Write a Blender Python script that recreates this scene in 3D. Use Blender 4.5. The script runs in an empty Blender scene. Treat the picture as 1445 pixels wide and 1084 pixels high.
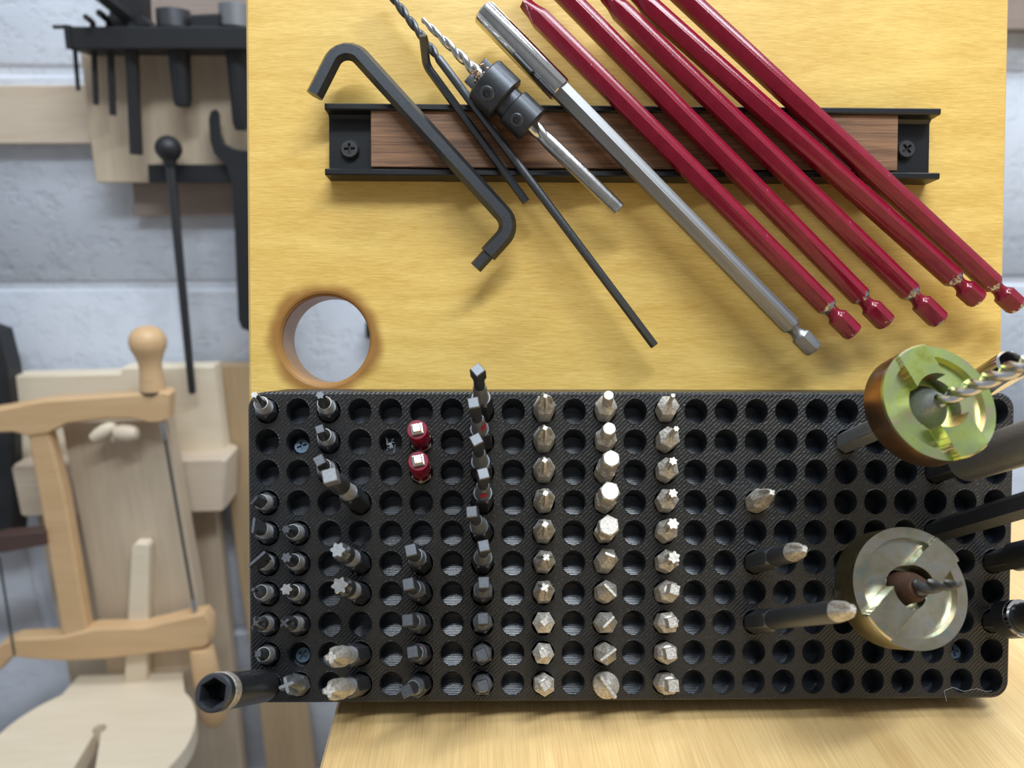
import bpy, math, random
import numpy as np
from mathutils import Matrix, Vector
random.seed(7); rng = np.random.default_rng(7)
R = math.radians; K = 0.001                     # all lengths below are millimetres
SC = bpy.context.scene; COL = SC.collection
# ------------------------------------------------------------------ camera and frames
F = 1050.0; CX, CY = 722.5, 542.0               # focal length in pixels of the 1445 x 1084 frame
def unit(v): v = np.array(v, float); return v/np.linalg.norm(v)
nY = unit(((680-CX)/F, (240-CY)/F, 1.0))        # into the wall, seen from the camera
nZ = unit((0, -1, -(CY-240)/F)); nZ = unit(nZ-nY*(nZ@nY))
nX = np.cross(nY, nZ)
CW = np.array([nX, nY, nZ])                     # camera vector -> world vector
def rotm(a):
    x, y, z = a
    Rx = np.array([[1,0,0],[0,math.cos(x),-math.sin(x)],[0,math.sin(x),math.cos(x)]])
    Ry = np.array([[math.cos(y),0,math.sin(y)],[0,1,0],[-math.sin(y),0,math.cos(y)]])
    Rz = np.array([[math.cos(z),-math.sin(z),0],[math.sin(z),math.cos(z),0],[0,0,1]])
    return Rz@Ry@Rx
RB = rotm((0.02850907, -0.01901124, 0.00144802)); TB = np.array([40.2969095-0, 53.9334110, 245.220603])
T_HOLD = 26.0                                   # holder depth
HX = np.array([[1,0,0],[0,-1,0],[0,0,-1.]])     # holder frame: x right, y up, z out of the board
RH = CW@RB@HX                                   # holder frame -> world rotation
OH0 = CW@TB                                     # holder face centre, camera at origin
_low = (OH0+RH@np.array([0,-52.0,-T_HOLD]))[2]
H_CAM = -_low+0.6                               # camera height over the bench top (z = 0)
CAM = np.array([0, 0, H_CAM]); OH = OH0+CAM
WALL_Y = 772.0
def ray(px, py): return CW@unit(((px-CX)/F, (py-CY)/F, 1.0))
def onb(px, py, d):
    """world point on the plane d mm in front of the board"""
    n = RH[:, 2]; p0 = OH+n*(d-T_HOLD); r = ray(px, py)
    return CAM+r*((p0-CAM)@n/(r@n))
def onw(px, py, dw):
    r = ray(px, py); return CAM+r*((WALL_Y-dw)/r[1])
def onz(px, py, z):
    r = ray(px, py); return CAM+r*((z-H_CAM)/r[2])
def toH(p): return RH.T@(np.array(p)-OH)
cd = bpy.data.cameras.new('camera'); cam = bpy.data.objects.new('camera', cd); COL.objects.link(cam); SC.camera = cam
cd.sensor_fit = 'HORIZONTAL'; cd.sensor_width = 36.0; cd.lens = F/1445*36; cd.clip_start = 0.01; cd.clip_end = 50
mw = np.eye(4); mw[:3, 0] = CW[:, 0]; mw[:3, 1] = -CW[:, 1]; mw[:3, 2] = -CW[:, 2]; mw[:3, 3] = CAM*K
cam.matrix_world = Matrix(mw.tolist())
cd.dof.use_dof = True; cd.dof.focus_distance = 0.247; cd.dof.aperture_fstop = 11.0
# ------------------------------------------------------------------ world, lamps, exposure
SC.view_settings.view_transform = 'Standard'; SC.view_settings.look = 'None'
SC.view_settings.gamma = 1.0; SC.view_settings.use_curve_mapping = False
SC.view_settings.exposure = 0.0
W = bpy.data.worlds.new('world'); SC.world = W; W.use_nodes = True
W.node_tree.nodes['Background'].inputs[0].default_value = (0.88, 0.93, 1.0, 1); W.node_tree.nodes['Background'].inputs[1].default_value = 0.47
def area(name, loc, target, sx, sy, power, col):
    l = bpy.data.lights.new(name, 'AREA'); l.shape = 'RECTANGLE'; l.size = sx; l.size_y = sy; l.energy = power; l.color = col
    o = bpy.data.objects.new(name, l); COL.objects.link(o); o.location = loc
    d = Vector(target)-Vector(loc); o.rotation_euler = d.to_track_quat('-Z', 'Y').to_euler()
    return o
hc = H_CAM*K
area('ceiling_tube_front', (0.22, -0.30, hc+1.02), (0.0, 0.26, hc-0.02), 0.9, 0.10, 16.4, (0.84, 0.93, 1.0))
area('ceiling_tube_back', (0.25, 0.24, hc+1.25), (0.22, 0.36, hc-0.3), 1.7, 0.15, 16.0, (0.86, 0.93, 1.0))
# ------------------------------------------------------------------ materials
def nmat(name):
    m = bpy.data.materials.new(name); m.use_nodes = True; nt = m.node_tree
    return m, nt, nt.nodes['Principled BSDF']
def N(nt, t, **kw):
    n = nt.nodes.new(t)
    for k, v in kw.items():
        if isinstance(k, str) and hasattr(n, k): setattr(n, k, v)
    return n
def setv(n, **kw):
    for k, v in kw.items(): n.inputs[k.replace('_', ' ')].default_value = v
    return n
def ramp(nt, src, stops):
    r = N(nt, 'ShaderNodeValToRGB'); nt.links.new(src, r.inputs[0]); e = r.color_ramp.elements
    while len(e) > 2: e.remove(e[-1])
    while len(e) < len(stops): e.new(0.5)
    for el, (p, c) in zip(e, stops):
        el.position = p; el.color = tuple(c)+(1,) if len(c) == 3 else c
    return r.outputs[0]
def noise(nt, vec, scale, detail=3, rough=0.55, dim=None):
    n = N(nt, 'ShaderNodeTexNoise'); setv(n, Scale=scale, Detail=detail, Roughness=rough)
    if vec is not None: nt.links.new(vec, n.inputs['Vector'])
    return n.outputs['Fac']
def objvec(nt, scale=(1, 1, 1), rot=(0, 0, 0)):
    tc = N(nt, 'ShaderNodeTexCoord'); mp = N(nt, 'ShaderNodeMapping')
    mp.inputs['Scale'].default_value = scale; mp.inputs['Rotation'].default_value = rot
    nt.links.new(tc.outputs['Object'], mp.inputs['Vector']); return mp.outputs['Vector']
def mixc(nt, fac, a, b, mode='MIX'):
    m = N(nt, 'ShaderNodeMix'); m.data_type = 'RGBA'; m.blend_type = mode
    for s, v in ((m.inputs[0], fac), (m.inputs[6], a), (m.inputs[7], b)):
        if isinstance(v, bpy.types.NodeSocket): nt.links.new(v, s)
        elif isinstance(v, (int, float)): s.default_value = v
        else: s.default_value = tuple(v)+(1,)
    return m.outputs[2]
def math_(nt, op, a, b=None, c=None):
    m = N(nt, 'ShaderNodeMath'); m.operation = op
    for i, v in enumerate((a, b, c)):
        if v is None: continue
        if isinstance(v, bpy.types.NodeSocket): nt.links.new(v, m.inputs[i])
        else: m.inputs[i].default_value = v
    return m.outputs[0]
def bump(nt, bs, h, strength, dist):
    b = N(nt, 'ShaderNodeBump'); b.inputs['Strength'].default_value = strength; b.inputs['Distance'].default_value = dist
    nt.links.new(h, b.inputs['Height']); nt.links.new(b.outputs[0], bs.inputs['Normal']); return b
def wood(name, light, dark, axis, fine=(90, 2600), broad=(9, 60), rough=0.42, coat=0.0, contrast=1.0, extra=None):
    m, nt, bs = nmat(name)
    def sc(a, c): return tuple(a if i == axis else c for i in range(3))
    f = noise(nt, objvec(nt, sc(*fine)), 1.0, 4, 0.6); b = noise(nt, objvec(nt, sc(*broad)), 1.0, 3, 0.6)
    mid = tuple((l+d)/2 for l, d in zip(light, dark))
    lo, hi = 0.5-0.22/contrast, 0.5+0.22/contrast
    c1 = ramp(nt, f, [(lo, dark), (0.5, mid), (hi, light)])
    c2 = ramp(nt, b, [(0.32, dark), (0.52, mid), (0.68, light)])
    c = mixc(nt, 0.45, c1, c2)
    if extra: c = extra(nt, c)
    nt.links.new(c, bs.inputs['Base Color']); setv(bs, Roughness=rough)
    bs.inputs['Coat Weight'].default_value = coat; bs.inputs['Coat Roughness'].default_value = 0.25
    bump(nt, bs, f, 0.18, 0.0002)
    return m
def metal(name, col, rough, var=0.25, scale=600, metallic=1.0, bumpy=0.03, dirt=None):
    m, nt, bs = nmat(name); n = noise(nt, objvec(nt), scale, 4, 0.65)
    dk = tuple(c*(1-var) for c in (dirt or col)); lt = tuple(min(1, c*(1+var*0.5)) for c in col)
    nt.links.new(ramp(nt, n, [(0.35, dk), (0.6, lt)]), bs.inputs['Base Color'])
    mr = N(nt, 'ShaderNodeMapRange'); setv(mr, **{'To_Min': rough*0.8, 'To_Max': rough*1.25}); nt.links.new(n, mr.inputs[0]); nt.links.new(mr.outputs[0], bs.inputs['Roughness'])
    setv(bs, Metallic=metallic)
    bump(nt, bs, n, bumpy, 0.00012); return m
def plain(name, col, rough, metallic=0.0, bs_scale=800, bstr=0.08):
    m, nt, bs = nmat(name); n = noise(nt, objvec(nt), bs_scale, 3)
    nt.links.new(ramp(nt, n, [(0.3, tuple(c*0.82 for c in col)), (0.7, tuple(min(1, c*1.1) for c in col))]), bs.inputs['Base Color'])
    setv(bs, Roughness=rough, Metallic=metallic); bump(nt, bs, n, bstr, 0.0003); return m

def burn(nt, c):
    """scorched, stained wood round the routed hole (board frame, metres)"""
    tc = N(nt, 'ShaderNodeTexCoord'); sx = N(nt, 'ShaderNodeSeparateXYZ'); nt.links.new(tc.outputs['Object'], sx.inputs[0])
    dx = math_(nt, 'SUBTRACT', sx.outputs[0], HOLE_C[0]*K); dy = math_(nt, 'SUBTRACT', sx.outputs[1], HOLE_C[1]*K)
    r = math_(nt, 'SQRT', math_(nt, 'ADD', math_(nt, 'MULTIPLY', dx, dx), math_(nt, 'MULTIPLY', dy, dy)))
    wob = noise(nt, objvec(nt), 60, 2); r2 = math_(nt, 'ADD', r, math_(nt, 'MULTIPLY', math_(nt, 'SUBTRACT', wob, 0.5), 0.006))
    mr = N(nt, 'ShaderNodeMapRange'); mr.interpolation_type = 'SMOOTHSTEP'
    mr.inputs['From Min'].default_value = HOLE_R*K+0.0005; mr.inputs['From Max'].default_value = HOLE_R*K+0.0052
    mr.inputs['To Min'].default_value = 0.85; mr.inputs['To Max'].default_value = 0.0
    nt.links.new(r2, mr.inputs[0])
    return mixc(nt, mr.outputs[0], c, (0.27, 0.105, 0.022))
_hc = toH(onb(458.5, 479, 0)); HOLE_C = (_hc[0], _hc[1]); HOLE_R = 16.9
M_BOARD = wood('amber_birch', (0.88, 0.62, 0.19), (0.60, 0.355, 0.068), 0, fine=(210, 3400), broad=(24, 120), rough=0.38, coat=0.12, contrast=1.3, extra=burn)
M_BENCH = wood('bench_beech', (0.84, 0.61, 0.29), (0.55, 0.33, 0.12), 1, fine=(45, 1700), broad=(5, 60), rough=0.42, coat=0.1)
M_WALNUT = wood('walnut', (0.32, 0.165, 0.080), (0.085, 0.037, 0.018), 0, fine=(60, 1900), broad=(16, 420), rough=0.5, contrast=1.6)
M_PALE = wood('pale_birch', (0.68, 0.57, 0.45), (0.52, 0.41, 0.30), 0, fine=(20, 300), broad=(4, 30), rough=0.55)
M_PALEZ = wood('pale_birch_upright', (0.63, 0.515, 0.38), (0.48, 0.375, 0.265), 2, fine=(20, 300), broad=(4, 30), rough=0.55)
M_TAN = wood('tan_plank', (0.50, 0.36, 0.21), (0.38, 0.26, 0.145), 2, fine=(20, 300), broad=(4, 30), rough=0.55)
M_CREAM = wood('cream_birch', (0.82, 0.72, 0.56), (0.70, 0.58, 0.42), 0, fine=(20, 300), broad=(4, 20), rough=0.5)
M_SAW = wood('saw_beech', (0.70, 0.47, 0.26), (0.56, 0.35, 0.17), 0, fine=(20, 300), broad=(4, 40), rough=0.45)
M_UMBER = wood('umber_wood', (0.10, 0.055, 0.045), (0.055, 0.03, 0.025), 0, fine=(20, 300), broad=(4, 40), rough=0.5)
M_GREYWOOD = wood('grey_brown_ply', (0.36, 0.29, 0.25), (0.27, 0.21, 0.18), 0, fine=(20, 300), broad=(4, 40), rough=0.6)  # brown-grey for cleats; the lowest one's shade is in this colour
def m_wall():
    m, nt, bs = nmat('painted_block'); v = objvec(nt)
    a = noise(nt, v, 38, 6, 0.7); b = noise(nt, v, 260, 3); c = noise(nt, v, 7, 2)
    nt.links.new(ramp(nt, c, [(0.3, (0.58, 0.62, 0.70)), (0.7, (0.68, 0.71, 0.78))]), bs.inputs['Base Color'])
    h = math_(nt, 'ADD', ramp(nt, a, [(0.33, (0, 0, 0)), (0.5, (1, 1, 1))]), math_(nt, 'MULTIPLY', b, 0.5))
    bump(nt, bs, h, 0.6, 0.0016); setv(bs, Roughness=0.6); return m
M_WALL = m_wall()
M_FLOOR = plain('concrete', (0.30, 0.29, 0.28), 0.8, bs_scale=40, bstr=0.3)
def m_print():
    m, nt, bs = nmat('printed_black_plastic')
    w = N(nt, 'ShaderNodeTexWave'); w.bands_direction = 'DIAGONAL'; w.wave_profile = 'SIN'
    nt.links.new(objvec(nt, (1, -1, 0)), w.inputs['Vector']); setv(w, Scale=420.0, Distortion=1.6, Detail=2.0); w.inputs['Detail Scale'].default_value = 2.0
    n = noise(nt, objvec(nt), 900, 4, 0.7)
    h = math_(nt, 'ADD', w.outputs['Fac'], math_(nt, 'MULTIPLY', n, 1.9))
    sp = ramp(nt, noise(nt, objvec(nt), 2200, 2), [(0.66, (0.012, 0.0125, 0.014)), (0.8, (0.075, 0.08, 0.09))])
    nt.links.new(sp, bs.inputs['Base Color']); setv(bs, Roughness=0.36); bs.inputs['Specular IOR Level'].default_value = 0.55
    bump(nt, bs, h, 0.62, 0.00026); return m
M_PRINT = m_print()
M_PRINTIN = plain('printed_black_hole_wall', (0.018, 0.022, 0.029), 0.34)
M_PRINTIN.node_tree.nodes['Principled BSDF'].inputs['Specular IOR Level'].default_value = 0.85
M_PRINTFL = plain('printed_hole_floor_blue_sheen', (0.013, 0.018, 0.028), 0.28)  # blue of the reflected light is tinted into this black
M_PRINTFL.node_tree.nodes['Principled BSDF'].inputs['Specular IOR Level'].default_value = 0.7
M_BLACKP = plain('black_powder_coat', (0.007, 0.008, 0.010), 0.38, bs_scale=1500, bstr=0.12)
M_BLACKM = plain('matt_black', (0.014, 0.015, 0.018), 0.5)
M_OXIDE = metal('black_oxide', (0.085, 0.090, 0.100), 0.36, 0.18, 2200, metallic=0.85)
M_OXIDE2 = metal('gunmetal', (0.115, 0.12, 0.13), 0.40, 0.2, 2200, metallic=0.85)
M_GREYST = metal('phosphate_grey', (0.30, 0.31, 0.32), 0.45, 0.2, 2000, metallic=0.8)
M_STEEL = metal('satin_steel', (0.58, 0.55, 0.50), 0.52, 0.22, 1500, metallic=0.72, dirt=(0.44, 0.39, 0.33))
M_NECK = metal('brushed_steel_neck', (0.70, 0.69, 0.67), 0.42, 0.15, 1500, metallic=0.75)
M_BRIGHT = metal('bright_steel', (0.60, 0.59, 0.57), 0.25, 0.10, 500, bumpy=0.006)
M_CHROME = metal('polished_steel', (0.72, 0.71, 0.69), 0.10, 0.08, 300, bumpy=0.01)
M_SILVER = metal('blasted_steel', (0.30, 0.30, 0.305), 0.46, 0.10, 3500, bumpy=0.04)
M_SCREW = plain('dark_screw', (0.05, 0.05, 0.052), 0.45, 0.3)
M_SCREWB = plain('zinc_screw_in_hole', (0.10, 0.15, 0.20), 0.4, 0.5)
M_REDBAND = plain('red_print', (0.45, 0.02, 0.03), 0.5)
M_CHIPS = plain('wood_chips', (0.62, 0.40, 0.24), 0.8, bs_scale=1500, bstr=0.5)
M_LINT = plain('lint', (0.55, 0.58, 0.62), 0.9)
M_RUST = plain('rust', (0.085, 0.042, 0.025), 0.7, 0.4, 900, 0.4)
def m_red(name, shaft_end, wid=2.8, end=None):
    """worn red paint; bare steel shows at the shoulder and on chipped edges"""
    m, nt, bs = nmat(name); v = objvec(nt)
    tc = N(nt, 'ShaderNodeTexCoord'); sx = N(nt, 'ShaderNodeSeparateXYZ'); nt.links.new(tc.outputs['Object'], sx.inputs[0])
    dz = math_(nt, 'ABSOLUTE', math_(nt, 'SUBTRACT', sx.outputs[2], shaft_end*K))
    if end: dz = math_(nt, 'MINIMUM', dz, math_(nt, 'MULTIPLY', math_(nt, 'ABSOLUTE', math_(nt, 'SUBTRACT', sx.outputs[2], end*K)), 1.3))
    near = N(nt, 'ShaderNodeMapRange'); nt.links.new(dz, near.inputs[0])
    near.inputs['From Min'].default_value = 0.0; near.inputs['From Max'].default_value = wid*K; near.inputs['To Min'].default_value = 0.26; near.inputs['To Max'].default_value = 0.0
    n = math_(nt, 'ADD', noise(nt, v, 420, 4, 0.7), near.outputs[0])
    wear = ramp(nt, n, [(0.70, (0, 0, 0)), (0.73, (1, 1, 1))])
    c = mixc(nt, wear, ramp(nt, noise(nt, v, 250, 3), [(0.35, (0.185, 0.005, 0.019)), (0.65, (0.225, 0.007, 0.025))]), (0.36, 0.36, 0.34))
    nt.links.new(c, bs.inputs['Base Color']); setv(bs, Roughness=0.17); bs.inputs['Specular IOR Level'].default_value = 0.45
    nt.links.new(math_(nt, 'MULTIPLY', wear, 0.9), bs.inputs['Metallic'])
    bump(nt, bs, math_(nt, 'ADD', noise(nt, objvec(nt, (1, 1, 0.15)), 900, 3), math_(nt, 'MULTIPLY', wear, -1.0)), 0.05, 0.00015); return m
def m_zinc(name, cols, rough):
    m, nt, bs = nmat(name); v = objvec(nt)
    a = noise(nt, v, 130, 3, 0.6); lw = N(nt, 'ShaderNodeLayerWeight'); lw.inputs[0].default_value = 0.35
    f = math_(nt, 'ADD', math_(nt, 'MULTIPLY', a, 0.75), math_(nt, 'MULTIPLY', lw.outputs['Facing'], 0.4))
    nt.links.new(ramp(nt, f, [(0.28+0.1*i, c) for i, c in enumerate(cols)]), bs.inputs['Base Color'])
    setv(bs, Metallic=1.0, Roughness=rough); bump(nt, bs, noise(nt, v, 900, 4, 0.7), 0.12, 0.0003); return m
M_ZINC = m_zinc('yellow_passivated_zinc', [(0.46, 0.50, 0.11), (0.56, 0.66, 0.20), (0.50, 0.60, 0.26), (0.62, 0.50, 0.36), (0.50, 0.27, 0.14)], 0.28)
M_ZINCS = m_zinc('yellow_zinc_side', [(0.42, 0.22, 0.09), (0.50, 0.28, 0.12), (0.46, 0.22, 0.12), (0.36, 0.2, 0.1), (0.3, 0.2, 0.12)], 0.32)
M_ZINC2 = m_zinc('worn_zinc', [(0.36, 0.42, 0.34), (0.54, 0.48, 0.33), (0.58, 0.54, 0.45), (0.42, 0.50, 0.42), (0.46, 0.36, 0.2)], 0.27)
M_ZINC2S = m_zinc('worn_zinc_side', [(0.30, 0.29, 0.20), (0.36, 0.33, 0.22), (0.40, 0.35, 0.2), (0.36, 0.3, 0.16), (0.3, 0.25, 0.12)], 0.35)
# ------------------------------------------------------------------ object helpers
def mesh(name, verts, faces, mat, smooth=True, angle=32):
    me = bpy.data.meshes.new(name); me.from_pydata((np.array(verts, float)*K).tolist(), [], faces); me.update()
    for m in (mat if isinstance(mat, (list, tuple)) else [mat]): me.materials.append(m)
    if smooth:
        me.polygons.foreach_set('use_smooth', [True]*len(me.polygons)); me.set_sharp_from_angle(angle=R(angle))
    return me
def obj(name, vf, mat, parent=None, M=None, smooth=True, angle=32, label=None):
    me = vf if isinstance(vf, bpy.types.Mesh) else mesh(name, vf[0], vf[1], mat, smooth, angle)
    o = bpy.data.objects.new(name, me); COL.objects.link(o)
    if parent is not None: o.parent = parent
    if M is not None: o.matrix_local = M
    if label: o['label'] = label
    return o
def tag(o, label, cat, group=None):
    o['label'] = label; o['category'] = cat
    if group: o['group'] = group
    return o
def thing(name, label, cat, M, group=None):
    o = bpy.data.objects.new(name, None); COL.objects.link(o); o.empty_display_size = 0.005
    o.matrix_world = M; return tag(o, label, cat, group)
def mat4(rot, loc):
    m = np.eye(4); m[:3, :3] = rot; m[:3, 3] = np.array(loc)*K; return Matrix(m.tolist())
def frame(p, zdir, xref):
    z = unit(zdir); x = np.array(xref, float); x = unit(x-z*(x@z)); return mat4(np.column_stack([x, np.cross(z, x), z]), p)
def loc4(x=0, y=0, z=0): return Matrix.Translation((x*K, y*K, z*K))
MH = mat4(RH, OH)                                # holder / board frame
def joinvf(*parts):
    V, Fc = [], []
    for v, f in parts:
        o = len(V); V += [tuple(a) for a in v]; Fc += [tuple(i+o for i in q) for q in f]
    return V, Fc
def box(x0, x1, y0, y1, z0, z1, bev=0.0):
    if bev <= 0:
        v = [(x, y, z) for z in (z0, z1) for y in (y0, y1) for x in (x0, x1)]
        return v, [(0, 2, 3, 1), (4, 5, 7, 6), (0, 1, 5, 4), (2, 6, 7, 3), (0, 4, 6, 2), (1, 3, 7, 5)]
    return rings([[(x, y, z) for x, y in rrect(x0+i, x1-i, y0+i, y1-i, max(bev*1.2-i, 0.01), 2)] for z, i in ((z0, bev), (z0+bev, 0), (z1-bev, 0), (z1, bev))])
def rrect(x0, x1, y0, y1, r, n=5):
    p = []
    for cx, cy, a in ((x1-r, y1-r, 0), (x0+r, y1-r, 90), (x0+r, y0+r, 180), (x1-r, y0+r, 270)):
        p += [(cx+r*math.cos(R(a+90*i/n)), cy+r*math.sin(R(a+90*i/n))) for i in range(n+1)]
    return p
def rings(rs, cap0=True, cap1=True):
    n = len(rs[0]); v = [p for r in rs for p in r]; f = []
    for k in range(len(rs)-1):
        for i in range(n): f.append((k*n+i, k*n+(i+1) % n, (k+1)*n+(i+1) % n, (k+1)*n+i))
    if cap0: f.append(tuple(range(n-1, -1, -1)))
    if cap1: f.append(tuple(range((len(rs)-1)*n, len(rs)*n)))
    return v, f
NA = 48; TH = np.arange(NA)*2*math.pi/NA
def hx(af, rot=0): t = TH-R(rot); return af/2/np.cos(((t+math.pi/6) % (math.pi/3))-math.pi/6)
def ci(r): return np.full(NA, float(r))
def sq(a): return a/2/np.maximum(np.abs(np.cos(TH)), np.abs(np.sin(TH)))
def rc(w, t): return np.minimum(w/2/np.maximum(np.abs(np.cos(TH)), 1e-6), t/2/np.maximum(np.abs(np.sin(TH)), 1e-6))
def tx(r): return r*(1+0.17*np.cos(6*TH))/1.17
def cr(rw, w, rcore):
    d = np.abs(((TH+math.pi/4) % (math.pi/2))-math.pi/4)
    wing = np.minimum(rw/np.cos(d), w/np.maximum(np.sin(d), 1e-6)); return np.maximum(rcore, np.where(d < R(44), np.minimum(wing, rw), 0))
def loft(sec, rot=0, cap0=True, cap1=True, twist=0):
    out = []
    for i, s in enumerate(sec):
        z, r = s[0], s[1]; a = TH+R(rot)+R(twist)*(z-sec[0][0])
        if np.isscalar(r): r = ci(r)
        out.append([(rr*math.cos(t), rr*math.sin(t), z) for rr, t in zip(r, a)])
    return rings(out, cap0, cap1)
def drill(z0, z1, r0, r1, pitch, step=0.6, point=True):
    """twist drill: two helical flutes"""
    nn = 28; th = np.arange(nn)*2*math.pi/nn; out = []; zs = list(np.arange(z0, z1, step))+[z1]
    for z in zs:
        t = (z-z0)/(z1-z0); r = r0+(r1-r0)*t; d = ((th+math.pi/2) % math.pi)-math.pi/2
        rr = r*(1-0.62*np.exp(-(d/0.62)**2)); a = th+2*math.pi*(z-z0)/pitch
        out.append([(q*math.cos(b), q*math.sin(b), z) for q, b in zip(rr, a)])
    if point:
        a = th+2*math.pi*(z1-z0)/pitch; out.append([(0.12*math.cos(b), 0.12*math.sin(b), z1+r1*0.7) for b in a])
    return rings(out)
def sweep(pts, prof, ref, fillet=0.0, seg=7):
    """sweep a 2-D profile along a polyline with rounded corners (parallel transport)"""
    P = [np.array(p, float) for p in pts]; path = [P[0]]
    for i in range(1, len(P)-1):
        a, b = unit(P[i-1]-P[i]), unit(P[i+1]-P[i]); ang = math.acos(max(-1, min(1, a@b)))
        t = fillet/math.tan(ang/2); c = P[i]+unit(a+b)*fillet/math.sin(ang/2)
        s, e = P[i]+a*t, P[i]+b*t
        for k in range(seg+1):
            u = k/seg; q = (s-c)*(1-u)+(e-c)*u; path.append(c+unit(q)*fillet)
    path.append(P[-1]); out = []; x = None
    for i, p in enumerate(path):
        tg = unit(path[min(i+1, len(path)-1)]-path[max(i-1, 0)])
        x = np.array(ref, float) if x is None else x
        x = unit(x-tg*(x@tg)); y = np.cross(tg, x)
        out.append([p+x*u+y*w for u, w in prof])
    return rings(out)
def hexprof(af, rot=0, n=6): return [(af/math.sqrt(3)*math.cos(R(rot+60*i)), af/math.sqrt(3)*math.sin(R(rot+60*i))) for i in range(6)]
def circprof(r, n=16): return [(r*math.cos(2*math.pi*i/n), r*math.sin(2*math.pi*i/n)) for i in range(n)]
def prism_xz(poly, y0, y1, bev=1.0):
    """upright slab: outline poly [(x, z)] counter-clockwise seen from the front, front face y0, back y1"""
    n = len(poly); c = np.mean(poly, axis=0); P = np.array(poly, float)
    e = np.roll(P, -1, 0)-np.roll(P, 1, 0); nr = np.column_stack([e[:, 1], -e[:, 0]]); nr /= np.linalg.norm(nr, axis=1)[:, None]
    ins = P-nr*bev
    return rings([[(x, y1, z) for x, z in P], [(x, y0+bev, z) for x, z in P], [(x, y0, z) for x, z in ins]])
# ------------------------------------------------------------------ setting: wall, floor
ZF = -900.0
def struct(name, vf, mat, **k):
    o = obj(name, vf, mat, **k); o['kind'] = 'structure'; return o
struct('floor', box(-1500, 1500, -900, WALL_Y+60, ZF-40, ZF), M_FLOOR, smooth=False)
wall = struct('wall_back', box(-1500, 1500, WALL_Y+2.2, WALL_Y+150, ZF, 1500), M_WALL, smooth=False)
zj = H_CAM-WALL_Y*math.tan(math.atan((400-CY)/F)+math.atan((CY-240)/F))        # a bed joint seen in the photograph
xj = onw(262, 460, 0)[0]
struct('added_wall_front', box(-1500, 1500, -1210, -1120, ZF, 1250), M_FLOOR, smooth=False)  # unseen wall behind the camera, added to darken reflections and front ambient
PIT, LEN = 203.0, 406.0
blk = mesh('concrete_block', *box(-LEN/2+4.5, LEN/2-4.5, 0, 30, 4.5, PIT-4.5, 0), M_WALL, False)
bv, bf = prism_xz(rrect(-LEN/2+3.5, LEN/2-3.5, 3.5, PIT-3.5, 5, 3), 0, 30, 2.2); blk = mesh('concrete_block', bv, bf, M_WALL, True, 60)
k0 = math.ceil((ZF-zj)/PIT)
for k in range(k0, k0+11):
    off = 0 if (k % 2) else LEN/2
    for i in range(-4, 4):
        cxb = xj+off+i*LEN+LEN/2
        if -1290 < cxb < 1290: obj('concrete_block', blk, None, wall, loc4(cxb, WALL_Y, zj+k*PIT))
# ------------------------------------------------------------------ bench
xl = onz(467, 1022, 0)[0]; y_far = onz(1432, 722, 0)[1]
b = thing('workbench', 'golden wooden bench top the tool board stands on', 'bench', mat4(np.eye(3), (0, 0, 0)))
xr, yn = xl+1100, -420
obj('bench_top', box(xl, xr, yn, y_far, -32, 0, 1.0), M_BENCH, b)
for X in (xl+60, xr-60):
    for Y in (yn+60, y_far-50): obj('leg', box(X-32, X+32, Y-32, Y+32, ZF, -32, 2), M_TAN, b)
obj('apron', box(xl+92, xr-92, y_far-60, y_far-40, -120, -32, 1), M_TAN, b)
obj('apron', box(xl+92, xr-92, yn+40, yn+60, -120, -32, 1), M_TAN, b)
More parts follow.
